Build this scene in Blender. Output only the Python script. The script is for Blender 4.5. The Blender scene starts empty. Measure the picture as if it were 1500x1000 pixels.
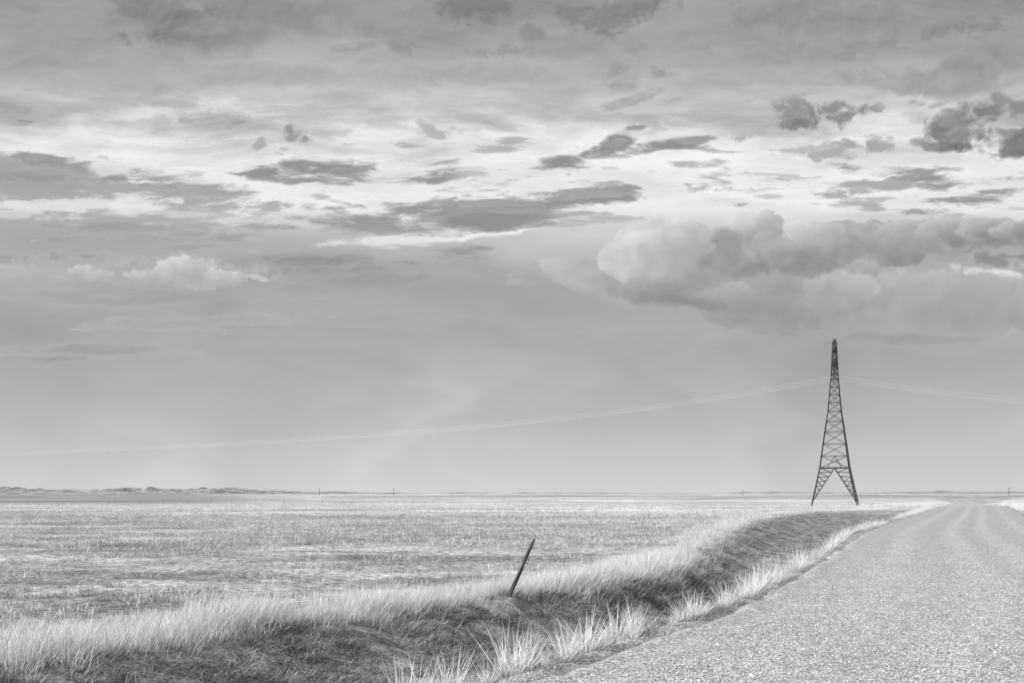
import bpy, math, numpy as np
from mathutils import Vector
rng=np.random.default_rng(7)
sc=bpy.context.scene
col=sc.collection
F=1458.33
# ---------------------------------------------------------------- helpers
def h2(ix,iy,seed):
    a=(ix.astype(np.int64)*374761393+iy.astype(np.int64)*668265263+seed*974634777)&0xffffffff
    a=((a^(a>>13))*1274126177)&0xffffffff
    a=(a^(a>>16))&0xffffffff
    return a/4294967295.0
def vn(x,y,seed=0):
    ix=np.floor(x);iy=np.floor(y);fx=x-ix;fy=y-iy
    fx=fx*fx*(3-2*fx);fy=fy*fy*(3-2*fy)
    a=h2(ix,iy,seed);b=h2(ix+1,iy,seed);c=h2(ix,iy+1,seed);d=h2(ix+1,iy+1,seed)
    return (a*(1-fx)+b*fx)*(1-fy)+(c*(1-fx)+d*fx)*fy
def fbm(x,y,o=4,seed=0,g=.5):
    s=0;a=.5;t=0
    for i in range(o):
        cr,sr=math.cos(i*.6),math.sin(i*.6)
        X_=x*2**i;Y_=y*2**i
        s=s+a*vn(X_*cr-Y_*sr*.999+i*17.3,X_*sr+Y_*cr-i*9.1,seed+i) if g!=.5 else s+a*vn(X_+i*17.3,Y_-i*9.1,seed+i)
        t+=a;a*=g
    return s/t
def ss(a,b,x):
    t=np.clip((x-a)/(b-a),0,1);return t*t*(3-2*t)
def mesh_np(name,V,Fc,mats=(),smooth=False,attrs=None):
    me=bpy.data.meshes.new(name)
    V=np.asarray(V,dtype=np.float32);Fc=np.asarray(Fc,dtype=np.int32)
    me.vertices.add(len(V));me.vertices.foreach_set('co',V.ravel())
    if len(Fc):
        k=Fc.shape[1]
        me.loops.add(Fc.size);me.loops.foreach_set('vertex_index',Fc.ravel())
        me.polygons.add(len(Fc));me.polygons.foreach_set('loop_start',np.arange(0,Fc.size,k,dtype=np.int32))
        me.polygons.foreach_set('use_smooth',np.full(len(Fc),smooth))
    me.update(calc_edges=True)
    for m in mats: me.materials.append(m)
    for n,(t,d) in (attrs or {}).items():
        at=me.attributes.new(n,t,'POINT')
        at.data.foreach_set('vector' if t=='FLOAT_VECTOR' else 'value',np.asarray(d,dtype=np.int32 if t=='INT' else np.float32).ravel())
    return me
def obj(name,me,parent=None,c=col,**kw):
    o=bpy.data.objects.new(name,me)
    if c: c.objects.link(o)
    if parent: o.parent=parent
    for k,v in kw.items(): o[k]=v
    return o
def grid_faces(nx,ny):
    i=np.arange(nx*ny).reshape(ny,nx)
    return np.stack([i[:-1,:-1],i[:-1,1:],i[1:,1:],i[1:,:-1]],-1).reshape(-1,4)
# ---------------------------------------------------------------- node helper
class NT:
    def __init__(s,nt): s.nt=nt
    def n(s,t,**k):
        nd=s.nt.nodes.new(t)
        for a,b in k.items(): setattr(nd,a,b)
        return nd
    def put(s,sock,v):
        if hasattr(v,'is_output'): s.nt.links.new(v,sock)
        else: sock.default_value=v
    def m(s,op,a,b=None,c=None,clamp=False):
        nd=s.n('ShaderNodeMath',operation=op,use_clamp=clamp)
        s.put(nd.inputs[0],a)
        if b is not None: s.put(nd.inputs[1],b)
        if c is not None: s.put(nd.inputs[2],c)
        return nd.outputs[0]
    def mr(s,x,a,b,c=0.,d=1.,smooth=True):
        nd=s.n('ShaderNodeMapRange');nd.interpolation_type='SMOOTHSTEP' if smooth else 'LINEAR'
        s.put(nd.inputs['Value'],x)
        for k,v in zip(('From Min','From Max','To Min','To Max'),(a,b,c,d)): s.put(nd.inputs[k],v)
        return nd.outputs['Result']
    def mix(s,f,a,b):
        nd=s.n('ShaderNodeMix',data_type='FLOAT')
        s.put(nd.inputs[0],f);s.put(nd.inputs[2],a);s.put(nd.inputs[3],b)
        return nd.outputs[0]
    def noise(s,vec,scale,detail=4,rough=.5,dist=0.,color=False):
        nd=s.n('ShaderNodeTexNoise');s.put(nd.inputs['Vector'],vec)
        nd.inputs['Scale'].default_value=scale;nd.inputs['Detail'].default_value=detail
        nd.inputs['Roughness'].default_value=rough;nd.inputs['Distortion'].default_value=dist
        return nd.outputs['Color' if color else 'Fac']
    def map(s,vec,loc=(0,0,0),rot=0.,scale=(1,1,1),typ='POINT'):
        nd=s.n('ShaderNodeMapping',vector_type=typ);s.put(nd.inputs['Vector'],vec)
        nd.inputs['Location'].default_value=loc;nd.inputs['Rotation'].default_value=(0,0,rot);nd.inputs['Scale'].default_value=scale
        return nd.outputs[0]
    def attr(s,name): return s.n('ShaderNodeAttribute',attribute_name=name).outputs['Fac']
    def gray(s,v):
        nd=s.n('ShaderNodeCombineColor')
        for i in range(3): s.put(nd.inputs[i],v)
        return nd.outputs[0]
def newmat(name):
    m=bpy.data.materials.new(name);m.use_nodes=True
    T=NT(m.node_tree);b=m.node_tree.nodes['Principled BSDF']
    b.inputs['Roughness'].default_value=.9;b.inputs['Specular IOR Level'].default_value=.15
    return m,T,b
# ---------------------------------------------------------------- world
w=bpy.data.worlds.new("World");sc.world=w;w.use_nodes=True
T=NT(w.node_tree);bg=w.node_tree.nodes['Background']
SUN_EL=math.radians(30);sd=Vector((-.82,-.57));sd.normalize()
tc=T.n('ShaderNodeTexCoord').outputs['Generated']
sky=T.n('ShaderNodeTexSky',sky_type='NISHITA');sky.sun_disc=False;sky.sun_elevation=SUN_EL;sky.sun_rotation=math.atan2(sd.x,sd.y)
bw=T.n('ShaderNodeRGBToBW');T.put(bw.inputs[0],sky.outputs[0])
ov=T.mr(T.noise(T.map(tc,scale=(1,1,3)),1.6,3),.35,.65,4.2,6.4)
T.put(bg.inputs[0],T.gray(T.mix(.8,T.m('MINIMUM',bw.outputs[0],8.),ov)));bg.inputs[1].default_value=.1
# ---------------------------------------------------------------- cloudy sky dome (front sector)
NA,NE=1900,800
A_,T_=np.meshgrid(np.radians(np.linspace(-41,41,NA)),np.linspace(-.004,.62,NE))
PX=750+F*np.tan(A_);PY=722-F*T_/np.cos(A_)
u=PX/100;v=PY/100
def nrm(n): return (n-n.mean())/n.std()
w1=fbm(u*.5,v*1.3,4,101)-.5;w2=fbm(u*.5+9,v*1.3,4,131)-.5
us=u+w1*2.2;vs=v+w2*.55
nS=nrm(fbm(us*.55,vs*2.3,7,211,.55))
nL=nrm(fbm(us*.22,vs*.8,4,251))
w7=fbm(u*3,v*6,4,511)-.5;w8=fbm(u*3+4,v*6,4,541)-.5
nF=nrm(fbm((u+w1*.8+w7*.35)*1.8,(v+w2*.3+w8*.12)*10,5,271,.62))
w3=fbm(u*1.6,v*1.6,5,301)-.5;w4=fbm(u*1.6+5,v*1.6+5,5,331)-.5
uc=u+w3*.55;vc=v+w4*.45
nP=nrm(fbm(uc*1.6,vc*2.2,8,351,.58))
nM=nrm(fbm(uc*.8+3,vc*1.6,6,391,.52))
nG=nrm(fbm((uc+w7*.1)*5,(vc+w8*.1)*7,5,611,.62))
def billow(x,y,o,seed,g=.5):
    s=0;a=.5;t=0
    for i in range(o):
        s=s+a*np.abs(2*vn(x*2**i+i*7.7,y*2**i+i*3.3,seed+i)-1);t+=a;a*=g
    return s/t
w5=(fbm(u*2.5,v*2.5,4,401)-.5)*.25;w6=(fbm(u*2.5+5,v*2.5+5,4,431)-.5)*.25
B0=nrm(billow((u+w5)*2.6,(v+w6)*2.9,6,451))
C0=nrm(fbm((u+w5*1.6)*1.9,(v+w6*1.6)*2.2,5,471,.45));C1=nrm(fbm((u+w5*1.6-.10)*1.9,(v+w6*1.6-.12)*2.2,5,471,.45))
relB=np.clip((C0-C1)*1.0,-1.5,1.5)
P1=nrm(fbm((uc-.06)*1.6,(vc-.05)*2.2,6,351,.56));relP=np.clip(nP-P1,-1.5,1.5)
ys_=[-400,-70,10,60,120,165,195,240,300,340,385,430,520,600,670,722,800]
vs_=[.52,.56,.605,.645,.71,.79,.88,.935,.92,.79,.67,.655,.685,.73,.785,.825,.84]
yy_=PY+nL*12*ss(690,560,PY)+nS*10*ss(600,350,PY)*(.55+.45*ss(120,200,PY))+nF*4*ss(420,300,PY)*ss(100,180,PY)
val=np.interp(yy_,ys_,vs_)
zone=ss(640,250,PY)*(.45+.55*ss(90,190,PY))
haze=nrm(fbm(u*.5+2*w1,v*.35,3,711))
val=val+.024*nS*zone+.012*nF*zone*ss(420,300,PY)+.012*haze*ss(400,520,PY)+.014*nM*ss(250,120,PY)
def cl(x,y,rx,ry,rot,tv,A=.45,soft=.7,op=.92,f='S',rim=.07,tex=.02,rel=.0,shade=0.,ang=120,fade=0.,thr=1.):
    global val
    R=max(rx,ry*1.0)*2.3+60;Ry=(ry+abs(math.sin(math.radians(rot)))*rx)*2.5+20
    cols=np.where((PX[0]>x-R)&(PX[0]<x+R))[0]
    if not len(cols): return
    c0,c1=cols[0],cols[-1]+1
    sub=PY[:,c0:c1];rows=np.where((np.abs(sub-y)<Ry).any(1))[0]
    if not len(rows): return
    r0,r1=rows[0],rows[-1]+1;sl=(slice(r0,r1),slice(c0,c1))
    n={'S':lambda:nS[sl]*.7+nF[sl]*.5,'P':lambda:nP[sl]*.7+nG[sl]*.55,'M':lambda:nM[sl]*.7+nP[sl]*.4+nG[sl]*.2,'B':lambda:B0[sl]*.5+nG[sl]*.35+nP[sl]*.3,'F':lambda:nF[sl]*.8+nS[sl]*.4,'C':lambda:B0[sl]*.5+C0[sl]*.5}[f]()
    st=f in 'SF'
    wx=(w1 if st else w3)[sl];wy=(w2 if st else w4)[sl]
    dx=PX[sl]-x+wx*(70 if st else 28)+w7[sl]*14;dy=-(PY[sl]-y)+wy*(22 if st else 20)+w8[sl]*8
    c,s=math.cos(math.radians(rot)),math.sin(math.radians(rot))
    lx=(dx*c+dy*s)/rx;ly=(-dx*s+dy*c)/ry
    dens=thr-(lx*lx+ly*ly)+A*n
    m=ss(0,soft,dens)*op
    if fade: m=m*ss(-1.25,-1.25+fade,ly)
    t=tv+rim*(1-ss(0,1.3,dens))+tex*n*.6
    if rel: t=t+rel*(relB if f in'BC' else relP)[sl]
    if shade: t=t+shade*np.clip(lx*math.cos(math.radians(ang))+ly*math.sin(math.radians(ang)),-1.2,1.2)
    val[sl]=val[sl]*(1-m)+t*m
# upper deck: broad soft dark masses
for a in [(250,25,135,58,-6,.51),(430,12,200,40,0,.55),(330,60,100,26,6,.57),(90,50,160,36,0,.61),(1300,45,350,74,0,.58),(1060,50,190,56,0,.605),(1430,95,170,42,0,.58),(1180,20,190,36,0,.58),(620,20,160,32,0,.60),(860,60,140,36,0,.61),(1250,115,190,26,0,.62),(700,110,200,22,0,.665),(400,110,200,20,0,.67)]:
    cl(*a,A=.5,soft=1.5,op=.95,f='M',rim=.08,rel=.018,tex=.025,thr=1.15)
for a in [(700,15,90,26,-4,.49),(860,22,82,26,-10,.50),(935,12,80,22,10,.51),(590,60,48,19,-25,.57),(725,78,54,13,-8,.575),(790,48,44,15,-10,.56),(905,105,32,25,-50,.605),(965,106,20,9,0,.60),(930,145,54,9,15,.64),(1420,40,120,20,6,.55),(1120,30,100,18,8,.565),(220,50,100,20,-6,.505),(270,20,70,18,4,.50),(190,12,40,16,-20,.53),(520,72,50,8,10,.62),(1010,60,60,12,-20,.59)]:
    cl(*a,A=.5,soft=1.2,op=.9,f='P',rel=.025,rim=.08,tex=.03)
# left grey decks
cl(40,262,310,36,-2,.62,A=.35,soft=.6,op=.95,rim=.07,tex=.03)
cl(250,285,130,24,-6,.645,A=.5,soft=.8)
cl(110,350,380,54,0,.645,A=.3,soft=.6,op=.95,rim=.06,tex=.035)
cl(140,296,130,9,2,.88,A=.9,soft=1.1,op=.85,f='F',rim=-.05)
cl(50,318,80,7,0,.84,A=.9,soft=1.1,op=.7,f='F',rim=-.05)
cl(230,312,70,5,0,.85,A=.9,soft=1.1,op=.6,f='F',rim=-.05)
for a in [(600,350,150,10,3,.95),(730,340,80,9,8,.96),(1090,285,240,18,0,.95),(620,200,240,20,0,.93),(1330,300,190,14,0,.94),(230,168,240,20,0,.88),(520,285,140,12,0,.94),(1000,235,200,12,0,.95)]:
    cl(*a,A=.5,soft=1.2,op=.7,rim=0,tex=.005)
r2=np.random.default_rng(23)
for i in range(120):
    x=r2.uniform(350,1520);y=r2.uniform(210,350);rx=r2.uniform(45,150)
    if 860<x<1270 and y>295: continue
    cl(x,y,rx,r2.uniform(4,9),r2.uniform(-3,7),r2.uniform(.61,.75),A=.7,soft=1.5,op=.85,f='F',rim=.06,thr=.5)
for i in range(26):
    x=r2.uniform(0,1500);y=r2.uniform(130,215)
    cl(x,y,r2.uniform(20,80),r2.uniform(4,10),r2.uniform(-6,9),r2.uniform(.65,.75),A=.65,soft=1.5,op=.6,f='P',rim=.06,thr=.4)
dk=[(450,250,130,19,-4,.54),(390,243,60,11,6,.56),(560,262,140,14,0,.57),(650,258,90,18,5,.57),(640,240,60,9,10,.64),(800,243,56,14,7,.54),(905,206,52,16,28,.53),(868,222,36,10,20,.56),(935,190,26,10,15,.58),
(1000,212,58,12,6,.54),(1040,203,34,8,6,.60),(700,308,220,16,5,.57),(560,326,160,14,-2,.59),(720,326,85,15,5,.54),(850,292,150,12,4,.56),(920,278,95,9,3,.58),(770,290,130,10,3,.61),(1245,248,50,9,0,.59),(1130,269,38,8,0,.61),
(1370,262,64,12,-3,.56),(1350,248,54,8,5,.59),(1430,286,80,10,5,.59),(1300,270,66,7,2,.64),(1060,300,54,7,0,.64),(1350,304,66,7,0,.62),(1460,262,54,8,4,.61),(1220,283,64,6,2,.66),
(36,174,48,9,0,.58),(315,178,54,9,6,.66),(430,168,60,6,0,.74),(730,215,64,10,4,.68),(590,217,46,9,0,.66),(640,225,60,7,0,.71),(480,392,200,26,2,.565),(640,376,120,18,5,.575),(380,404,100,15,6,.57),(560,410,150,20,2,.60),(700,368,66,9,8,.60),
(90,240,120,13,-5,.585),(210,264,120,12,-7,.59),(40,262,95,10,0,.60),(320,275,66,10,-4,.63),(120,512,150,14,0,.62),(60,378,120,10,0,.615),(280,470,190,13,0,.65),(330,345,95,10,0,.62),(430,330,76,8,-3,.63),(150,330,140,10,0,.615),(60,350,110,9,0,.605),(250,362,120,9,0,.63),(60,528,110,10,0,.62)]
for a in dk: cl(*a,A=.55,soft=1.25,op=.94,f='F' if a[3]<14 else 'S',rim=.12,tex=.04,thr=1.)
# puffy dark clouds
for a in [(1165,155,50,24,-10,.54),(1215,170,64,23,-4,.49),(1250,165,42,17,10,.53),(1180,182,44,12,0,.49),(1385,190,52,28,0,.49),(1440,162,68,24,8,.51),(1480,205,46,26,10,.45),(1400,212,52,15,0,.46),(1490,150,44,16,8,.54),(1345,210,26,11,0,.54),(1435,192,54,18,10,.53)]:
    cl(*a,A=.38,soft=.9,op=.95,f='P',rel=.03,rim=.12,tex=.03,shade=.03,thr=1.05)
for a in [(432,190,22,11,10,.56),(436,202,28,8,0,.59),(340,182,20,8,25,.63),(285,176,22,7,0,.67),(275,207,15,5,10,.70),(375,211,11,7,50,.65),(635,195,28,7,-30,.69),(1270,214,60,10,0,.63),(1210,226,64,8,0,.66),(1290,205,44,6,-10,.65),(1360,150,44,6,10,.65),(1180,218,40,5,5,.71),(1075,198,36,6,3,.66)]:
    cl(*a,A=.6,soft=1.1,op=.9,f='P',rim=.08,tex=.03,thr=.85)
# lower-right layered bank
cl(1380,360,230,36,0,.635,A=.3,soft=.5,op=.95,f='P',rel=.02,tex=.02)
cl(720,430,300,38,0,.645,A=.3,soft=1.2,op=.8,rim=.0)
cl(860,395,120,22,0,.665,A=.4,soft=1.,op=.85,f='P',rel=.015)
cl(1425,393,80,8,-12,.86,A=.7,soft=1.4,op=.75,f='P',rim=-.08,thr=.6)
cl(1485,405,50,7,-14,.86,A=.7,soft=1.4,op=.75,f='P',rim=-.08,thr=.6)
cl(1400,445,165,54,-3,.65,A=.2,soft=.3,op=.95,f='B',rim=.04,rel=.012,shade=.05,fade=1.0)
cl(1200,430,150,50,-6,.64,A=.2,soft=.35,op=.95,f='B',rim=.035,rel=.012,shade=.045,ang=70,fade=.9)
cl(1110,455,110,34,-8,.615,A=.25,soft=.4,op=.9,f='C',rim=.03,rel=.012,shade=.045,fade=.8)
cl(1225,430,60,36,10,.68,A=.25,soft=.4,op=.85,f='C',rim=.02,rel=.012,shade=.05,ang=60,fade=.9)
cl(1150,487,80,9,0,.59,A=.6,soft=1.,op=.8)
cl(1340,500,150,13,-2,.61,A=.5,soft=1.1,op=.7)
# upper-right shelf with puffy tops
cl(1400,342,170,22,-2,.595,A=.35,soft=.4,op=.95,f='B',rel=.03,shade=.05,rim=.09,tex=.03)
for a in [(1320,343,50,21),(1385,338,48,18),(1450,337,52,18),(1500,343,50,18)]:
    cl(a[0],a[1],a[2],a[3],0,.63,A=.28,soft=.25,op=.92,f='B',rel=.03,shade=.08,rim=.06,fade=.8)
cl(1440,352,110,14,0,.555,A=.5,soft=.8,op=.88,f='P',rel=.02)
cl(1470,375,70,9,-6,.555,A=.6,soft=.9,op=.9,f='P')
# main cumulus
cl(900,412,110,34,-14,.68,A=.22,soft=.4,op=.95,f='C',rel=.015,shade=.06,ang=160,rim=.02,fade=.8)
cl(1120,372,160,38,0,.58,A=.28,soft=.4,op=.95,f='B',rel=.025,shade=.05,rim=.07,tex=.02)
cl(1300,360,95,28,0,.60,A=.3,soft=.4,op=.95,f='B',rel=.03,shade=.07,rim=.07,tex=.02)
cl(1225,350,68,32,0,.65,A=.24,soft=.16,op=1,f='B',rel=.03,shade=.09,rim=.05)
cl(1190,337,42,22,0,.71,A=.24,soft=.15,op=1,f='B',rel=.03,shade=.10,rim=.05)
cl(1105,345,54,34,0,.695,A=.24,soft=.15,op=1,f='B',rel=.032,shade=.11,rim=.05)
cl(1148,366,74,26,0,.64,A=.28,soft=.5,op=.95,f='B',rel=.028,shade=.08,rim=.02,fade=.7)
cl(1120,394,130,13,2,.56,A=.4,soft=.8,op=.92,f='P',rel=.02,rim=.05)
cl(1060,365,40,38,20,.58,A=.3,soft=.9,op=.85,f='C',rel=.02,rim=.04)
cl(970,432,100,17,-8,.58,A=.3,soft=.7,op=.94,f='C',rel=.015,shade=.06,rim=.05,fade=.8)
cl(995,345,58,35,-6,.745,A=.14,soft=.12,op=1,f='B',rel=.026,shade=.11,rim=.03)
cl(955,370,76,52,0,.73,A=.12,soft=.11,op=1,f='B',rel=.03,shade=.105,ang=130,rim=.03)
cl(1012,385,58,40,0,.65,A=.2,soft=1.,op=.75,f='C',rel=.03,shade=.08,ang=150,rim=.03)
cl(960,418,86,16,0,.61,A=.3,soft=1.,op=.8,f='C',rel=.02,shade=.05,rim=.03)
# left cumulus tops embedded in the bank
cl(200,400,230,26,0,.665,A=.35,soft=.8,op=.9,f='P',rel=.02)
cl(128,403,36,12,0,.75,A=.35,soft=.4,op=.9,f='B',rel=.03,shade=.07,rim=.0,fade=1.2)
cl(262,397,54,19,4,.765,A=.35,soft=.3,op=.93,f='B',rel=.035,shade=.08,rim=.0,fade=1.2)
cl(205,404,36,13,0,.75,A=.35,soft=.4,op=.9,f='B',rel=.03,shade=.07,rim=.0,fade=1.2)
cl(320,405,54,11,-8,.75,A=.4,soft=.4,op=.9,f='B',rel=.03,shade=.07,rim=.0,fade=1.2)
cl(375,412,20,5,-10,.80,A=.5,soft=.7,op=.75,f='P',rim=0)
cl(220,432,260,14,0,.635,A=.4,soft=1.1,op=.92)
cl(1000,560,200,14,0,.70,A=.4,soft=1.4,op=.3)
val=np.clip(val,.3,.965)
lin=val**2.25
sm=bpy.data.materials.new("cloudy_sky");sm.use_nodes=True;nt=sm.node_tree;nt.nodes.clear();T=NT(nt)
em=T.n('ShaderNodeEmission');out=T.n('ShaderNodeOutputMaterial')
T.put(em.inputs[0],T.gray(T.attr("radiance")));T.put(out.inputs[0],em.outputs[0])
try: sm.cycles.emission_sampling='NONE'
except Exception as e_: print(e_)
RS=14000.
SV=np.stack([RS*np.sin(A_),RS*np.cos(A_),RS*T_+1.7],-1).reshape(-1,3)
obj("sky",mesh_np("sky",SV,grid_faces(NA,NE),[sm],False,{"radiance":('FLOAT',lin)}),kind="structure",label="bright overcast sky with layered streaky clouds and cumulus",category="sky")
# ---------------------------------------------------------------- sun
sl=bpy.data.lights.new("sun","SUN");sl.energy=4.8;sl.angle=math.radians(.5);sl.color=(1,1,1)
so=obj("sun",sl);dirv=Vector((sd.x*math.cos(SUN_EL),sd.y*math.cos(SUN_EL),math.sin(SUN_EL)))
so.rotation_euler=dirv.to_track_quat('Z','Y').to_euler();so.location=(-20,-20,30)
# ---------------------------------------------------------------- terrain functions
def wpt(px,py,h=1.7):
    d=h*F/(py-722);return (px-750)/F*d,d
crest=[(0,985),(150,962),(300,934),(450,912),(600,892),(750,874),(850,866),(900,856),(960,845),(1000,829),(1040,800),(1080,775),(1110,757),(1180,750),(1260,748),(1310,745)]
cw=[wpt(*p) for p in crest]
cY=np.array([-60]+[p[1] for p in cw]+[400,9000]);cX=np.array([-4.85-.5*69]+[p[0] for p in cw]+[41+.46*292,41+.46*8900])
_ry=np.array([-80,8.92,14.75,21,30,42.7,58,75,124,13000.]);_rx=np.array([.0-.52*88.9,.0,3.30,6.0,9.75,15.0,22.2,30.3,53.3,53.3+.46*12876])
_gy=np.arange(-70,300,.25);_gx=np.interp(_gy,_ry,_rx)
_k=np.hanning(25);_k/=_k.sum();_gs=np.convolve(_gx,_k,'same');_gs[:16]=_gx[:16];_gs[-16:]=_gx[-16:]
def roadL(y):
    y=np.asarray(y,dtype=float)
    return np.where(y<295,np.interp(y,_gy,_gs),np.interp(y,_ry,_rx))
RW=8.5
def crestX(y): return np.interp(y,cY,cX)
def G(x,y):
    g=-1.3*ss(110,240,y)
    g=g-2.3*ss(160,260,y)*(1-ss(600,1000,y))*np.exp(-((x-roadL(y)-5)/24)**2)
    g=g+(fbm(x/260,y/190,3,5)-.5)*2.2*ss(260,900,y)+(fbm(x/900,y/420,3,9)-.5)*8*ss(900,3000,y)
    return g
def H(x,y,detail=True):
    xc=crestX(y);xr=roadL(y)
    wdt=np.maximum(xr-xc,.5);t=(x-xc)/wdt
    D=.54*(1-ss(62,104,y))
    prof=ss(0,.42,t)*(1-ss(.64,1.0,t))
    z=-D*prof
    z=z+.05*np.exp(-((x-xc+.5)/.9)**2)*(1-ss(60,110,y))
    if detail:
        z=z+(fbm(x*1.1,y*1.1,4,3)-.5)*np.where(t<0,.11,.22)*(1-ss(.86,1.0,t)*(1-ss(1,1.01,t)))*np.where(t>=1,0,1)
        z=z+(fbm(x*.25,y*.25,3,31)-.5)*.10*(1-ss(-.25,-.02,t))
    inroad=ss(xr-.1,xr+.35,x)*(1-ss(xr+RW-.35,xr+RW+.1,x))
    z=z-.07*inroad
    z=z+np.where(x>xr+RW,(fbm(x*.5,y*.5,3,77)-.4)*.2*ss(0,1,x-xr-RW),0)
    return z+G(x,y)
def graded(a0,a1,st,growth,lim):
    L=[a0]; s=st
    while L[-1]<a1: L.append(L[-1]+s)
    R=[L[-1]];s=st
    while R[-1]<lim: s*=growth;R.append(R[-1]+s)
    return L,R[1:]
xm,xp=graded(-7,14,.10,1.0115,60);s=xp[-1]-xp[-2]
xp2=[xp[-1]]
while xp2[-1]<9000: s*=1.07;xp2.append(xp2[-1]+s)
xn=[-7];s=.10
while xn[-1]>-9000: s*=1.03;xn.append(xn[-1]-s)
xs=np.array(xn[::-1]+xm[1:]+xp+xp2[1:])
ym,yp=graded(7,24,.09,1.014,400);s=yp[-1]-yp[-2];yp2=[yp[-1]]
while yp2[-1]<12500: s*=1.03;yp2.append(yp2[-1]+s)
yn=[7];s=.1
while yn[-1]>-60: s*=1.15;yn.append(yn[-1]-s)
ys=np.array(yn[::-1]+ym[1:]+yp+yp2[1:])
GX,GY=np.meshgrid(xs,ys)
GZ=H(GX,GY)
xc=crestX(GY);xr=roadL(GY);tt=(GX-xc)/np.maximum(xr-xc,.5)
ditch=ss(.0,.14,tt+.12*(fbm(GX*1.5,GY*1.5,3,18)-.5))*(1-ss(.90,1.0,tt))*(1-ss(80,104,GY))
gravel=ss(-.6,-.05,GX-xr+.8*(fbm(GX*2,GY*2,4,8)-.5))*(1-ss(.0,.8,GX-xr-RW))
bright=ss(26,105,GY+70*(fbm(GX/30,GY/22,4,12)-.5))  # lightens ground colour with distance; glow of sunlit grass painted in
scrub=ss(-.20,-.40,GX/np.maximum(GY,1)+.12*(fbm(GX/300,GY/900,3,44)-.5))*ss(220,500,GY+500*(fbm(GX/200,GY/400,4,47)-.5))
scrub=np.maximum(scrub,.8*ss(.49,.56,fbm(GX/600,GY/1100,4,49))*ss(350,900,GY))
gm,T,b=newmat("prairie_ground")
pos=T.n('ShaderNodeNewGeometry').outputs['Position']
n1=T.noise(T.map(pos,scale=(.5,1,1)),.22,9,.75);n2=T.noise(pos,5,7,.75);n3=T.noise(T.map(pos,scale=(.006,.016,1)),1.,5,.6);n4=T.noise(pos,22,3,.6)
n5=T.noise(T.map(pos,scale=(.03,.08,1)),1.,8,.75);n6=T.noise(pos,1.7,5,.65)
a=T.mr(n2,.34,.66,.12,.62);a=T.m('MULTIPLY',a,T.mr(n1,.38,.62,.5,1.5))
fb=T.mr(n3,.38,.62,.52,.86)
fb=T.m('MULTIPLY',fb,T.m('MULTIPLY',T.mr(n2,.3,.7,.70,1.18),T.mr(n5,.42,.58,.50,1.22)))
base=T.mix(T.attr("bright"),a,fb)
base=T.mix(T.attr("scrub"),base,T.mr(n3,.38,.62,.18,.38))
base=T.mix(T.attr("ditch"),base,T.m('MULTIPLY',T.mr(n6,.35,.65,.10,.36),T.mr(n4,.3,.7,.5,1.5)))
gr=T.mr(n4,.3,.7,.20,.52)
base=T.mix(T.attr("gravel"),base,gr)
T.put(b.inputs['Base Color'],T.gray(T.m('MINIMUM',base,.9)))
bp=T.n('ShaderNodeBump');bp.inputs['Strength'].default_value=.7;bp.inputs['Distance'].default_value=.04
T.put(bp.inputs['Height'],T.m('ADD',n2,T.m('MULTIPLY',n4,.4)));T.put(b.inputs['Normal'],bp.outputs[0])
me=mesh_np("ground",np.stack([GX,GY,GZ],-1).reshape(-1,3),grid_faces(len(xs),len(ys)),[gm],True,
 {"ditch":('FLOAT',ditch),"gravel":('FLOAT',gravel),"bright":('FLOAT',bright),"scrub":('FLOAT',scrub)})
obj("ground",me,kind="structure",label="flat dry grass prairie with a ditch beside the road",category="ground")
# ---------------------------------------------------------------- road
rys=np.array(list(np.arange(-30,40,.16))+list(40*1.012**np.arange(0,300)))
rys=rys[rys<1400]
sx=np.linspace(-.02,1.02,96)
S,YY=np.meshgrid(sx,rys)
XL=roadL(YY)+.45*(fbm(YY*1.5,YY*0+3,4,41)-.5)
XX=XL+S*RW
e=np.minimum(S,1-S)*RW
Zr=G(XX,YY)+.015-.14*(1-ss(-.15,.40,e))+.05*(1-(2*S-1)**2)
Zr+=.02*(fbm(XX*2.2,YY*1.6,3,6)-.5)
for tr in (.22,.44,.60,.80): Zr-=.012*np.exp(-((S-tr)*RW/.35)**2)
Zr+=.05*np.exp(-((e-.35)/.22)**2)*(fbm(XX*1.5,YY*.8,3,61))
track=sum(np.exp(-((S-tr)*RW/.38)**2) for tr in (.22,.44,.60,.80))
rm,T,b=newmat("gravel_road")
pos=T.n('ShaderNodeNewGeometry').outputs['Position']
vo=T.n('ShaderNodeTexVoronoi');T.put(vo.inputs['Vector'],pos);vo.inputs['Scale'].default_value=48
vo2=T.n('ShaderNodeTexVoronoi');T.put(vo2.inputs['Vector'],pos);vo2.inputs['Scale'].default_value=19
bwv=T.n('ShaderNodeRGBToBW');T.put(bwv.inputs[0],vo.outputs['Color'])
bwv2=T.n('ShaderNodeRGBToBW');T.put(bwv2.inputs[0],vo2.outputs['Color'])
c1=T.mr(bwv.outputs[0],.2,.8,.44,.88,False)
c2=T.mr(bwv2.outputs[0],.25,.75,.80,1.16,False)
nz=T.noise(pos,.5,4,.6)
n9=T.noise(pos,6,5,.75)
a=T.m('MULTIPLY',T.m('MULTIPLY',c1,c2),T.mr(nz,.3,.7,.98,1.02))
a=T.m('MULTIPLY',a,T.mr(n9,.32,.68,.84,1.14))
a=T.m('MULTIPLY',a,T.mr(T.m('MULTIPLY',T.attr("track"),T.mr(nz,.2,.5)),0.,1.,.95,1.08))
edge=T.mr(vo.outputs['Distance'],.35,.7,1.,.45)
a=T.m('MINIMUM',T.m('MULTIPLY',a,edge),.92)
T.put(b.inputs['Base Color'],T.gray(a))
bp=T.n('ShaderNodeBump');bp.inputs['Strength'].default_value=.6;bp.inputs['Distance'].default_value=.012
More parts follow.
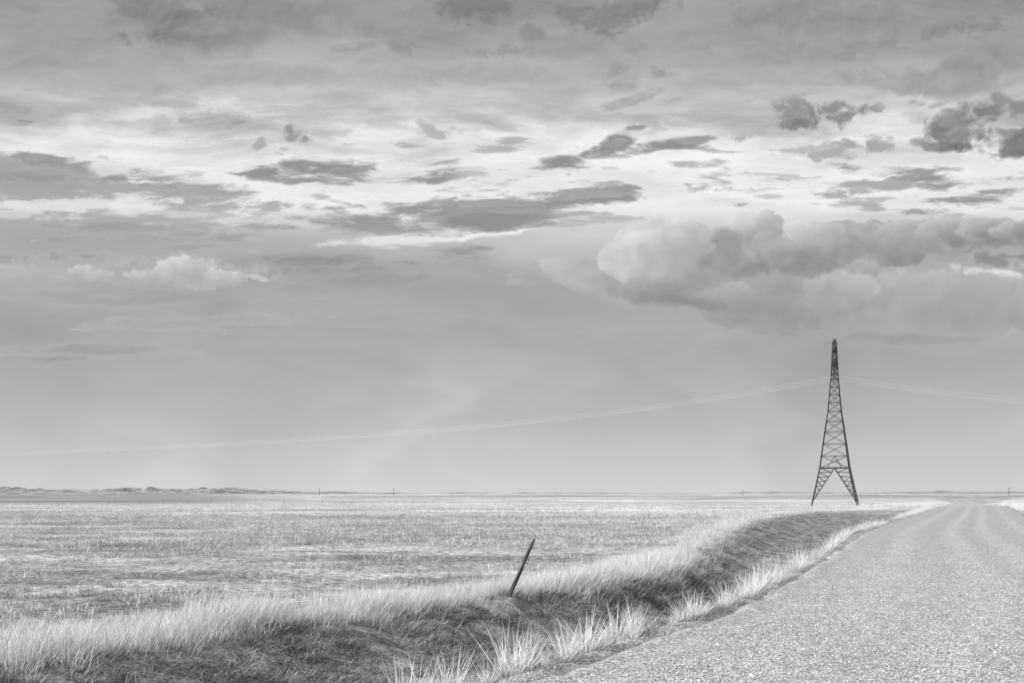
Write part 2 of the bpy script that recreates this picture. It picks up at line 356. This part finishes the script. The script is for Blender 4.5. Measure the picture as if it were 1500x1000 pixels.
hh=T.m('SUBTRACT',T.m('MULTIPLY',bwv.outputs[0],.6),vo.outputs['Distance'])
hh=T.m('ADD',hh,T.m('MULTIPLY',T.m('SUBTRACT',bwv2.outputs[0],vo2.outputs['Distance']),.8))
T.put(bp.inputs['Height'],hh);T.put(b.inputs['Normal'],bp.outputs[0])
me=mesh_np("road",np.stack([XX,YY,Zr],-1).reshape(-1,3),grid_faces(len(sx),len(rys)),[rm],True,{"across":('FLOAT',S),"track":('FLOAT',track)})
obj("road",me,kind="structure",label="pale straight gravel road with worn wheel tracks",category="road")
# ---------------------------------------------------------------- grass materials
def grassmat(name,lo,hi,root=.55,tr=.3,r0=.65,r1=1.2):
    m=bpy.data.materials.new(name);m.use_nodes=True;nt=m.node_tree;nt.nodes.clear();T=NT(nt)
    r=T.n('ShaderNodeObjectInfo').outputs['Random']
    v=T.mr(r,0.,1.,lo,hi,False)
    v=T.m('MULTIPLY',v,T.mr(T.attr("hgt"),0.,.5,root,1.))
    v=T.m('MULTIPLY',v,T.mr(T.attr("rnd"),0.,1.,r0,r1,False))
    v=T.m('MINIMUM',v,.95)
    d=T.n('ShaderNodeBsdfDiffuse');t=T.n('ShaderNodeBsdfTranslucent');mx=T.n('ShaderNodeMixShader');mx.inputs[0].default_value=tr
    c=T.gray(v);T.put(d.inputs[0],c);T.put(t.inputs[0],c)
    T.put(mx.inputs[1],d.outputs[0]);T.put(mx.inputs[2],t.outputs[0])
    o=T.n('ShaderNodeOutputMaterial');T.put(o.inputs[0],mx.outputs[0]);return m
m_pale=grassmat("pale_straw_grass",.84,.95,.40,.42,.5,1.3)
m_tuft=grassmat("bright_tuft_grass",.90,.95,.55,.42,.8,1.2)
m_prair=grassmat("prairie_straw",.25,.95,.5,.3,.5,1.3)
m_far=grassmat("sunlit_prairie_straw",.55,.95,.6,.3)  # paler copy of the prairie straw, sunlight put into its colour
m_dark=grassmat("matted_dark_grass",.14,.48,.5,.2,.35,1.8)
def blades(n,hmin,hmax,spread,th0,th1,width,lean=0.,k=4,bend=.5,seed=0,leany=None):
    r=np.random.default_rng(seed)
    if leany is None: leany=lean*.15
    rad=spread*np.sqrt(r.random(n));ph0=r.random(n)*2*np.pi
    p=np.stack([rad*np.cos(ph0),rad*np.sin(ph0),-.02*np.ones(n)],-1)
    ph=ph0+r.normal(0,.9,n)
    dx=np.cos(ph)+lean;dy=np.sin(ph)+leany;nn=np.hypot(dx,dy)+1e-6;dx/=nn;dy/=nn
    th=th0+(th1-th0)*r.random(n);L=hmin+(hmax-hmin)*r.random(n)**1.3;bd=bend*r.random(n)
    wa=r.random(n)*np.pi
    wx=np.cos(wa);wy=np.sin(wa)
    V=[];hg=[]
    rn=r.random(n)
    for i in range(k+1):
        wi=width*(1-(i/k)**1.6)*.5+.0004
        wv=np.stack([wx*wi,wy*wi,np.zeros(n)],-1)
        V+= [p-wv,p+wv];hg+=[np.full(n,i/k)]*2
        q=th+bd*(i/k)
        p=p+(L/k)[:,None]*np.stack([np.sin(q)*dx,np.sin(q)*dy,np.cos(q)],-1)
    V=np.stack(V,1);nv=2*(k+1)
    hg=np.stack(hg,1);rr=np.repeat(rn[:,None],nv,1)
    b=np.arange(n)[:,None]*nv
    Fs=[np.stack([b[:,0]+2*i,b[:,0]+2*i+1,b[:,0]+2*i+3,b[:,0]+2*i+2],-1) for i in range(k)]
    return V.reshape(-1,3),np.concatenate(Fs),hg.ravel(),rr.ravel()
def clumpmesh(name,mat,parts):
    Vs=[];Fs=[];hs=[];rs=[];o=0
    for a in parts:
        V,Fc,h,r=blades(**a);Vs.append(V);Fs.append(Fc+o);hs.append(h);rs.append(r);o+=len(V)
    return mesh_np(name,np.concatenate(Vs),np.concatenate(Fs),[mat],True,{"hgt":('FLOAT',np.concatenate(hs)),"rnd":('FLOAT',np.concatenate(rs))})
def coll(name,meshes):
    c=bpy.data.collections.new(name)
    for i,m in enumerate(meshes): obj(name+"_source",m,c=c)
    return c
def scatter(name,c,pts,rot,scl,n,**kw):
    me=mesh_np(name,pts,np.zeros((0,4)),[],False,{"rot":('FLOAT_VECTOR',rot),"scl":('FLOAT',scl),"idx":('INT',rng.integers(0,n,len(pts)))})
    o=obj(name,me,kind="stuff",**kw)
    ng=bpy.data.node_groups.new(name,'GeometryNodeTree')
    ng.interface.new_socket('Geometry',in_out='INPUT',socket_type='NodeSocketGeometry')
    ng.interface.new_socket('Geometry',in_out='OUTPUT',socket_type='NodeSocketGeometry')
    N=ng.nodes;Lk=ng.links
    gi=N.new('NodeGroupInput');go=N.new('NodeGroupOutput')
    ci=N.new('GeometryNodeCollectionInfo');ci.inputs['Collection'].default_value=c
    ci.inputs['Separate Children'].default_value=True;ci.inputs['Reset Children'].default_value=True
    ip=N.new('GeometryNodeInstanceOnPoints');ip.inputs['Pick Instance'].default_value=True
    def na(nm,t):
        q=N.new('GeometryNodeInputNamedAttribute');q.data_type=t;q.inputs['Name'].default_value=nm;return q.outputs['Attribute']
    Lk.new(gi.outputs[0],ip.inputs['Points']);Lk.new(ci.outputs[0],ip.inputs['Instance'])
    Lk.new(na('idx','INT'),ip.inputs['Instance Index']);Lk.new(na('rot','FLOAT_VECTOR'),ip.inputs['Rotation']);Lk.new(na('scl','FLOAT'),ip.inputs['Scale'])
    Lk.new(ip.outputs[0],go.inputs[0])
    md=o.modifiers.new("scatter",'NODES');md.node_group=ng
    return o
def rots(n,zr=.7,tilt=.12):
    return np.stack([rng.normal(0,tilt,n),rng.normal(0,tilt,n),rng.uniform(-zr,zr,n)],-1)
def visible(x,y,m=3):
    return (np.abs(x)<.56*y+m)
PBX,PBY=wpt(744,876)
# --- bank fringe
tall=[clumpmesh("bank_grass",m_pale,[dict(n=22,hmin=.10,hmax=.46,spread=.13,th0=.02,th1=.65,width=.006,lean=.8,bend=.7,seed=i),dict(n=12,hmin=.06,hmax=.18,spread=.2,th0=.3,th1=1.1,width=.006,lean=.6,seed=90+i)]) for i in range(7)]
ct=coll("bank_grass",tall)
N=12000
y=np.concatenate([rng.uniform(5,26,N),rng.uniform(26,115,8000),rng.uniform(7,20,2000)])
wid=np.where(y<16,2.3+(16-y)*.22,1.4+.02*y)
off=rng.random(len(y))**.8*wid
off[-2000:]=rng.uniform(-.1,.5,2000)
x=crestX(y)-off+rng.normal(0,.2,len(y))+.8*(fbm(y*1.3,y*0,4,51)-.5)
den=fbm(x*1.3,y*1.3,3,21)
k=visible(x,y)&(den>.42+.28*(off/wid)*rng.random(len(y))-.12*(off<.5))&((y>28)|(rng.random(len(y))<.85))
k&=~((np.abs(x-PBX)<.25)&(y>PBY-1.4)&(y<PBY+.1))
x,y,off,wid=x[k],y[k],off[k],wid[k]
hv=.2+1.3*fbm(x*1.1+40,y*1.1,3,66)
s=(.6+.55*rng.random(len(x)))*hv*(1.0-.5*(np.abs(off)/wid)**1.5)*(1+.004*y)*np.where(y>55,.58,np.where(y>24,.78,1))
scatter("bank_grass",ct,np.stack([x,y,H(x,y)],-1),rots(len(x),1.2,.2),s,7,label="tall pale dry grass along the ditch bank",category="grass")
# --- prairie tufts
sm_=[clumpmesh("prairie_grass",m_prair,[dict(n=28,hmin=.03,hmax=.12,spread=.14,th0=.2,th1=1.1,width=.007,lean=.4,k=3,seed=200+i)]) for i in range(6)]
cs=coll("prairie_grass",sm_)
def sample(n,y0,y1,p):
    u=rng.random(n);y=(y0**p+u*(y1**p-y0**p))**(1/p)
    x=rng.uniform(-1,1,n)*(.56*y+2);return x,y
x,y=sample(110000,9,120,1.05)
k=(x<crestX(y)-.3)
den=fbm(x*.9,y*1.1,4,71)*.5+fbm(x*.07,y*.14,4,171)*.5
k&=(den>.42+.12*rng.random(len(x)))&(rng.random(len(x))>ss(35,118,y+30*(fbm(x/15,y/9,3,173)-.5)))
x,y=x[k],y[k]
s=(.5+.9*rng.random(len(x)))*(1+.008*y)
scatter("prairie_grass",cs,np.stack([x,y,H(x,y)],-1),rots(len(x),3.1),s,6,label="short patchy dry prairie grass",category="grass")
sf=[clumpmesh("far_prairie_grass",m_far,[dict(n=26,hmin=.05,hmax=.15,spread=.4,th0=.2,th1=1.0,width=.018,lean=.5,k=3,seed=300+i)]) for i in range(5)]
cf=coll("far_prairie_grass",sf)
x,y=sample(36000,34,300,1.1)
xr_=roadL(y)
k=((x<crestX(y)-.5)|(x>xr_+RW+.6)|((y>108)&(x<xr_-.3)))
den=fbm(x*.05,y*.10,5,88)
k&=(den>.50-.06*ss(35,80,y)+.08*rng.random(len(x)))&(rng.random(len(x))<ss(30,70,y))
x,y=x[k],y[k];s=(.5+.8*rng.random(len(x)))*(1+.005*y)
scatter("far_prairie_grass",cf,np.stack([x,y,H(x,y)],-1),rots(len(x),3.1),s,5,label="sunlit pale prairie grass on the open plain",category="grass")
# --- ditch matted
dm=[clumpmesh("ditch_grass",m_dark,[dict(n=22,hmin=.08,hmax=.28,spread=.18,th0=1.0,th1=1.5,width=.008,lean=1.3,leany=-.9,bend=.45,seed=400+i),dict(n=14,hmin=.04,hmax=.12,spread=.2,th0=.1,th1=.9,width=.006,lean=.5,seed=450+i)]) for i in range(6)]
cd=coll("ditch_grass",dm)
n=16000
y=np.concatenate([rng.uniform(5,28,n),rng.uniform(28,102,5000)]);t=rng.uniform(-.03,1.0,len(y))
x=crestX(y)+t*(roadL(y)-.1-crestX(y))
k=visible(x,y)&(fbm(x*1.4,y*1.4,3,5)>.42+.28*rng.random(len(x)))
x,y=x[k],y[k];s=.55+.6*rng.random(len(x))
scatter("ditch_grass",cd,np.stack([x,y,H(x,y)],-1),rots(len(x),1.1,.2),s,6,label="dark matted grass lying in the ditch",category="grass")
m_mid=grassmat("ditch_straw",.5,.9,.5,.3)
ds=[clumpmesh("ditch_straw",m_mid,[dict(n=12,hmin=.06,hmax=.26,spread=.2,th0=.3,th1=1.3,width=.006,lean=.9,seed=500+i)]) for i in range(5)]
cds=coll("ditch_straw",ds)
n=7500
y=rng.uniform(5,36,n);t=rng.uniform(.0,1.0,n);x=crestX(y)+t*(roadL(y)-crestX(y))
k=visible(x,y)&(fbm(x*.8,y*.8,3,15)>.46)&(rng.random(n)<.38)
x,y=x[k],y[k];s=.5+.6*rng.random(len(x))
scatter("ditch_straw",cds,np.stack([x,y,H(x,y)],-1),rots(len(x),1.5),s,5,label="sparse pale straw strands on the ditch floor",category="grass")
# --- road edge fringe
y=rng.uniform(46,125,1700)
x=roadL(y)-.15-rng.random(len(y))*(.2+.010*y)
k=fbm(y*.45,y*0+2,3,19)>.50
x,y=x[k],y[k];s=(.5+.6*rng.random(len(x)))
scatter("roadside_grass",ct,np.stack([x,y,H(x,y)],-1),rots(len(x)),s,7,label="pale dry grass strip along the gravel road edge",category="grass")
n=8000
y=rng.uniform(60,175,n);sd_=rng.random(n)<.7
x=np.where(sd_,roadL(y)+RW+.3+rng.random(n)**1.5*14,roadL(y)-.4-rng.random(n)**1.5*9)
k=(fbm(x*.2,y*.06,3,29)>.49)&(sd_|(y>112));x,y=x[k],y[k]
scatter("verge_grass",ct,np.stack([x,y,H(x,y)],-1),rots(len(x)),1.2+1.1*rng.random(len(x)),7,label="pale dry grass verge across the road",category="grass")
# --- individual roadside tufts
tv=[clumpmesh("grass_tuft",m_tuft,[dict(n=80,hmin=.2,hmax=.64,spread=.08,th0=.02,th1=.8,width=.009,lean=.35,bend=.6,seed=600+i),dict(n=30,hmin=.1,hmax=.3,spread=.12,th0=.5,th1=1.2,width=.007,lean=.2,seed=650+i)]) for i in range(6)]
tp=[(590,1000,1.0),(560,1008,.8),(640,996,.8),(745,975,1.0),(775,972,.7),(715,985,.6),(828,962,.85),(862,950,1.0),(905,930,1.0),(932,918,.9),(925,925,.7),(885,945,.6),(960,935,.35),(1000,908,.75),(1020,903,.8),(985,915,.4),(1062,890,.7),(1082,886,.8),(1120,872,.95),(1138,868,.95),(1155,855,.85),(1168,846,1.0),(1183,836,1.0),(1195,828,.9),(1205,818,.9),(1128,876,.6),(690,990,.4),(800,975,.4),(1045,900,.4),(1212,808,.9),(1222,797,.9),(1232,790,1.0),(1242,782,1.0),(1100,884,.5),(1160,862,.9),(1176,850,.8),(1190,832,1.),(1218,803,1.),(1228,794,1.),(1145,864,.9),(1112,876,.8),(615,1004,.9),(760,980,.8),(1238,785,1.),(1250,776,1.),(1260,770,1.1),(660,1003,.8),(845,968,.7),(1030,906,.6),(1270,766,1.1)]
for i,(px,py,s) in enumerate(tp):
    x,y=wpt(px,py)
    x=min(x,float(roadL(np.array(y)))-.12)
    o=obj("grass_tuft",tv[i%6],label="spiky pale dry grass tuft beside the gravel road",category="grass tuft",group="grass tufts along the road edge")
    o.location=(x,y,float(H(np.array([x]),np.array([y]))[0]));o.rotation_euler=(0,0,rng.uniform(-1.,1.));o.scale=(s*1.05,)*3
# --- pebbles
pm,T,b=newmat("pebble_stone");r=T.n('ShaderNodeObjectInfo').outputs['Random'];T.put(b.inputs['Base Color'],T.gray(T.mr(r,0.,1.,.24,.66,False)))
import bmesh
pebs=[]
for i in range(4):
    bm=bmesh.new();bmesh.ops.create_icosphere(bm,subdivisions=1,radius=1)
    for v_ in bm.verts: v_.co*=1+rng.uniform(-.25,.25);v_.co.z*=.6
    me=bpy.data.meshes.new("pebble");bm.to_mesh(me);bm.free();me.materials.append(pm);pebs.append(me)
cp=coll("road_gravel",pebs)
n=70000
y=6*(40/6)**rng.random(n);S_=rng.random(n)
S_[:9000]=rng.random(9000)**2*.08
x=roadL(y)-.35+S_*(RW+.3)
k=visible(x,y,1)&(rng.random(n)<1-ss(14,40,y));x,y=x[k],y[k]
e=np.clip(x-roadL(y),0,RW)
z=G(x,y)+.015+.05*(1-(2*e/RW-1)**2)-.14*(1-ss(-.15,.4,e))
z=np.where(x<roadL(y)+.05,np.maximum(z,H(x,y)),z)
s=np.minimum(rng.gamma(3,.0017,len(x))+.003,.017)
scatter("road_gravel",cp,np.stack([x,y,z+.001],-1),rots(len(x),3.1,.5),s,4,label="loose pale gravel stones on the road",category="gravel")
# ---------------------------------------------------------------- wooden post
wm,T,b=newmat("weathered_wood")
tcn=T.n('ShaderNodeTexCoord').outputs['Object']
g=T.noise(T.map(tcn,scale=(40,40,2.5)),1.,5,.65)
T.put(b.inputs['Base Color'],T.gray(T.mr(g,.35,.65,.03,.17)))
bp=T.n('ShaderNodeBump');bp.inputs['Strength'].default_value=.8;bp.inputs['Distance'].default_value=.01;T.put(bp.inputs['Height'],g);T.put(b.inputs['Normal'],bp.outputs[0])
def postmesh(name,L,r0,r1,split=True,seed=3,nr=12,nl=22):
    r=np.random.default_rng(seed);V=[];Fc=[]
    for i in range(nl+1):
        f=i/nl;z=f*L
        for j in range(nr):
            a=2*math.pi*j/nr
            rad=(r0+(r1-r0)*f)*(1+.12*math.sin(3*a+f*3)+.10*math.sin(a*5+f*1.3+1)+r.normal(0,.03))
            zz=z
            if split and f>.92:
                rad*=1-(f-.92)/.08*(.2+.3*(math.cos(a)>0)); zz+= .03*math.cos(a+.6)*(f-.92)/.08
            V.append((rad*math.cos(a)+.012*math.sin(f*5),rad*.8*math.sin(a),zz))
    for i in range(nl):
        for j in range(nr):
            Fc.append((i*nr+j,i*nr+(j+1)%nr,(i+1)*nr+(j+1)%nr,(i+1)*nr+j))
    bm=bmesh.new();vs=[bm.verts.new(v) for v in V]
    for f in Fc: bm.faces.new([vs[q] for q in f])
    bm.faces.new(vs[:nr][::-1]);bm.faces.new(vs[-nr:])
    me=bpy.data.meshes.new(name);bm.to_mesh(me);bm.free();me.materials.append(wm);return me
bx,by=PBX,PBY
fp=obj("fence_post",postmesh("fence_post",1.26,.031,.026),label="old weathered wooden fence post leaning over in dry grass",category="fence post")
fp.location=(bx-.11,by-.05,float(H(np.array([bx]),np.array([by]))[0])-.24)
fp.rotation_euler=(math.radians(4),math.radians(25.5),0)
def beams(segs,th):
    V=[];Fc=[]
    for s in segs:
        a,b_=Vector(s[0]),Vector(s[1]);t=s[2] if len(s)>2 else th
        d=(b_-a).normalized();u=d.cross(Vector((0,0,1)))
        if u.length<1e-3:u=Vector((1,0,0))
        u.normalize();v=d.cross(u).normalized();o=len(V)
        for p in (a,b_):
            for su,sv in((-1,-1),(1,-1),(1,1),(-1,1)): V.append(tuple(p+u*su*t/2+v*sv*t/2))
        Fc+=[(o,o+1,o+5,o+4),(o+1,o+2,o+6,o+5),(o+2,o+3,o+7,o+6),(o+3,o,o+4,o+7),(o+3,o+2,o+1,o),(o+4,o+5,o+6,o+7)]
    return V,Fc
stm_,T,b=newmat("dark_galvanised_steel");b.inputs['Metallic'].default_value=.3;b.inputs['Roughness'].default_value=.7
pos=T.n('ShaderNodeTexCoord').outputs['Object'];T.put(b.inputs['Base Color'],T.gray(T.mr(T.noise(pos,1.5,3),.3,.7,.035,.075)))
V,Fc=beams([((.03,0,.95),(.05,-.03,.93)),((.05,-.03,.93),(.06,-.04,.80)),((.06,-.04,.80),(.04,-.04,.72))],.006)
obj("wire_stub",mesh_np("wire_stub",V,Fc,[stm_]),parent=fp)
# ---------------------------------------------------------------- transmission tower
TY=240.;TX=(1222.5-750)/F*TY
adir=Vector((.3,1,0)).normalized();bdir=Vector((-1,.3,0)).normalized()
base_z=1.7-18/F*TY
tw=obj("transmission_tower",None,label="tall dark steel lattice transmission tower on the prairie",category="transmission tower")
tw.location=(TX,TY,base_z)
tw.rotation_euler=(0,0,math.atan2(bdir.y,bdir.x)-math.pi)
hz=[0,9.05,14.8,23,30.4,35,39.7];hw=[5.3,3.4,2.65,1.5,.85,.62,.40]
def W(z): return float(np.interp(z,hz,hw))
lv=[9.05,11.9,14.8,17.7,20.3,22.7,24.8,26.7,28.5,30.2,31.6,33.0,34.4,35.7,37.0,38.2,39.4]
cor=[(-1,-1),(1,-1),(1,1),(-1,1)]
for cx,cy in cor:
    segs=[];zs=[-1.6]+lv
    for a,b2 in zip(zs[:-1],zs[1:]):
        wa,wb=W(max(a,0)),W(b2);t=.23 if a<20 else .18
        if a<0: wa=W(0)+.33
        segs.append(((cx*wa,cy*wa,a),(cx*wb,cy*wb,b2),t))
    V,Fc=beams(segs,.3);obj("leg",mesh_np("leg",V,Fc,[stm_]),parent=tw)
seg=[]
for q in range(4):
    c0,c1=cor[q],cor[(q+1)%4]
    def P3(c,z,f=None): w_=W(z);return Vector((c[0]*w_,c[1]*w_,z))
    for i,z in enumerate(lv):
        seg.append((P3(c0,z),P3(c1,z),.11 if z>10 else .22))
        if i+1<len(lv):
            z2=lv[i+1]
            tb=.08 if z<30 else (.17 if z<36 else .11)
            seg.append((P3(c0,z),P3(c1,z2),tb));seg.append((P3(c1,z),P3(c0,z2),tb))
    mid=(P3(c0,9.05)+P3(c1,9.05))/2
    for c in(c0,c1):
        foot=P3(c,.9);seg.append((mid,foot,.14))
        prev=P3(c,9.05)
        for j,zl in enumerate((8.0,6.9,5.8,4.7,3.6,2.5)):
            f=(9.05-zl)/(9.05-.9)
            pa=mid.lerp(foot,f);pl=P3(c,zl)
            seg.append((pa,pl,.10))
            pl2=P3(c,min(zl+1.1,9.05));seg.append((pa,pl2,.10))
            seg.append((prev,pa,.08));prev=pl
    q1=P3(c0,9.05).lerp(P3(c1,9.05),.25);q2=P3(c0,9.05).lerp(P3(c1,9.05),.75)
    m2=(P3(c0,11.9)+P3(c1,11.9))/2
    seg.append((q1,m2,.1));seg.append((q2,m2,.1))
V,Fc=beams(seg,.15);obj("lattice_brace",mesh_np("lattice_brace",V,Fc,[stm_]),parent=tw)
for za,L in((34.0,5.0),(37.2,3.6)):
    seg=[]
    for sgn in(-1,1):
        w0=W(za)
        tip=Vector((0,sgn*L,za+.1))
        for cx in(-1,1):
            for dz in(0,1.5):
                seg.append((Vector((cx*w0,sgn*w0,za+dz)),tip,.18))
        for f in(.25,.5,.75):
            a0=Vector((-w0,sgn*w0,za)).lerp(tip,f);a1=Vector((w0,sgn*w0,za)).lerp(tip,f)
            b0=Vector((-w0,sgn*w0,za+1.5)).lerp(tip,f);b1=Vector((w0,sgn*w0,za+1.5)).lerp(tip,f)
            seg+=[(a0,a1,.14),(b0,b1,.14),(a0,b0,.14),(a1,b1,.14)]
    V,Fc=beams(seg,.15);obj("crossarm",mesh_np("crossarm",V,Fc,[stm_]),parent=tw)
V,Fc=beams([((-2.2,0,39.2),(2.2,0,39.2),.05),((0,0,38.8),(0,0,40.0),.5),((-.45,0,39.9),(.45,0,39.9),.3)],.15)
obj("peak_bar",mesh_np("peak_bar",V,Fc,[stm_]),parent=tw)
im,T,b=newmat("insulator_glaze");b.inputs['Base Color'].default_value=(.05,.05,.05,1);b.inputs['Roughness'].default_value=.4
def insul(L,n=9):
    bm=bmesh.new()
    prof=[(.03,0)]
    for i in range(n):
        z=-(i+.5)*L/n;prof+=[(.04,z+.1),(.16,z),(.05,z-.08)]
    prof.append((.03,-L));ring=[]
    for r_,z in prof: ring.append([bm.verts.new((r_*math.cos(a*math.pi/5),r_*math.sin(a*math.pi/5),z)) for a in range(10)])
    for a,b_ in zip(ring[:-1],ring[1:]):
        for j in range(10): bm.faces.new((a[j],a[(j+1)%10],b_[(j+1)%10],b_[j]))
    me=bpy.data.meshes.new("insulator");bm.to_mesh(me);bm.free();me.materials.append(im);return me
im_=insul(3.4)
att=[(-4.8,34.0),(0.9,34.0),(4.8,34.0)]
for yy,zz in att:
    o=obj("insulator",im_,parent=tw);o.location=(0.0,yy,zz)
# ---------------------------------------------------------------- wires
def tube(name,pts,r,mat,nr=6):
    V=[];Fc=[]
    pts=[Vector(p) for p in pts]
    for i,p in enumerate(pts):
        d=(pts[min(i+1,len(pts)-1)]-pts[max(i-1,0)]).normalized();u=d.cross(Vector((0,0,1))).normalized();v=u.cross(d)
        for j in range(nr):
            a=2*math.pi*j/nr;V.append(tuple(p+u*math.cos(a)*r+v*math.sin(a)*r))
    for i in range(len(pts)-1):
        for j in range(nr): Fc.append((i*nr+j,i*nr+(j+1)%nr,(i+1)*nr+(j+1)%nr,(i+1)*nr+j))
    return mesh_np(name,V,Fc,[mat],True)
cm,T,b=newmat("aluminium_cable")
pos=T.n('ShaderNodeNewGeometry').outputs['Position'];T.put(b.inputs['Base Color'],T.gray(T.mr(T.noise(pos,.3,2),.3,.7,.64,.72)))
ph=[(1218,557),(1000,594),(750,622),(500,642),(250,657),(0,667)]
dd=[];zz=[]
for px,py in ph:
    s=(px-750)/F;Yw=(TY+.3*TX)/(1+.3*s);Xw=s*Yw
    dd.append(math.hypot(TX-Xw,Yw-TY));zz.append(1.7+(722-py)/F*Yw)
pf=np.polyfit(dd,zz,3)
z0=np.polyval(pf,0)
V,Fc=beams([((0,0,.05),(0,0,-.18),.06)],.1)
spm=mesh_np("cable_spacer",V,Fc,[stm_])
for yy,zt in att:
    st0=Vector((TX,TY,0))+adir*yy
    top=base_z+zt-3.4
    pts=[]
    for d in np.linspace(0,330,90):
        p=st0+bdir*d;pts.append((p.x,p.y,top+(np.polyval(pf,min(d,260))-z0)+(-.01*(d-260) if d>260 else 0)))
    right=[]
    for d in np.linspace(3,120,40):
        p=st0-bdir*d;right.append((p.x,p.y,top-.178*d+.00035*d*d))
    pts=right[::-1]+pts
    o=obj("power_cable",tube("power_cable",pts,.017,cm),label="thin sagging overhead power cable hung from the lattice tower",category="power line",group="overhead power cables")
    for d in (22,60,105):
        d2=d+yy;p=st0+bdir*d2
        q=obj("cable_spacer",spm,parent=o);q.location=(p.x,p.y,top+(np.polyval(pf,d2)-z0))
# ---------------------------------------------------------------- far utility poles and fence posts
def polemesh(h):
    V,Fc=beams([((0,0,-1),(0,0,h),.42),((-1.3,0,h-.9),(1.3,0,h-.9),.2),((-1.1,0,h-.8),(-1.1,0,h-.4),.16),((1.1,0,h-.8),(1.1,0,h-.4),.16)],.2)
    return mesh_np("utility_pole",V,Fc,[wm])
pmh=polemesh(9.5)
for px,Yp in((468,1300),(577,1250),(1088,1700),(1283,1700),(1478,1150)):
    x=(px-750)/F*Yp
    o=obj("utility_pole",pmh,label="wooden utility pole with crossarm standing on the plain",category="utility pole",group="utility poles across the plain")
    o.location=(x,Yp,float(H(np.array([x]),np.array([float(Yp)]))[0]))
fm=postmesh("prairie_fence_post",1.1,.06,.05,False,5,6,3)
for i in range(18):
    px=15+i*37+rng.normal(0,12);Yp=300+.05*px+rng.normal(0,4)
    x=(px-750)/F*Yp
    o=obj("prairie_fence_post",fm,label="small wooden fence post in open prairie grass",category="fence post",group="fence posts across the prairie")
    o.location=(x,Yp,float(H(np.array([x]),np.array([Yp]))[0])-.3);o.rotation_euler=(rng.normal(0,.08),rng.normal(0,.08),0)
# ---------------------------------------------------------------- hills
hm,T,b=newmat("eroded_hill")
pos=T.n('ShaderNodeNewGeometry').outputs['Position']
T.put(b.inputs['Base Color'],T.gray(T.mr(T.noise(T.map(pos,scale=(.02,.006,.2)),1.,6,.65),.35,.65,.18,.46)))
def hills(name,x0,x1,y0,y1,fh,label,nx=420,ny=50):
    A,B=np.meshgrid(np.linspace(x0,x1,nx),np.linspace(y0,y1,ny))
    f=(B-y0)/(y1-y0);env=np.sin(np.pi*f)**.8
    Zh=-4+env*fh(A,B)
    obj(name,mesh_np(name,np.stack([A,B,Zh],-1).reshape(-1,3),grid_faces(nx,ny),[hm],False),kind="structure",label=label,category="hills")
def badl(A,B):
    s=A/B*F+750
    e=ss(-2200,-100,s)*(1-ss(330,600,s))
    r=np.abs(2*fbm(A/70,B/120,5,91)-1)
    pk=np.exp(-((s-200)/50)**2)*.7+np.exp(-((s-320)/40)**2)*.7+np.exp(-((s-20)/50)**2)*.5
    return 6+e*(10+10*pk+34*(fbm(A/45,B/90,5,33)-.5)*(.5+pk)-10*r*.6)
hills("badland_hills",-4200,-450,3300,4200,badl,"low eroded badland hills along the horizon",1000,60)
def rid(A,B): return 3+15*ss(.35,.8,fbm(A/420,B/700,4,63))+2*fbm(A/60,B/90,3,64)
hills("prairie_ridge",-900,6500,4300,5600,rid,"long low prairie ridge at the horizon",500,30)
# ---------------------------------------------------------------- camera
cam=bpy.data.cameras.new("camera");co=obj("camera",cam);co.location=(0,0,1.7);co.rotation_euler=(math.radians(90),0,0)
cam.lens=35;cam.sensor_width=36;cam.shift_y=.148;cam.clip_end=30000;cam.clip_start=.1
sc.camera=co
sc.view_settings.view_transform='Standard';sc.view_settings.look='None';sc.view_settings.exposure=0
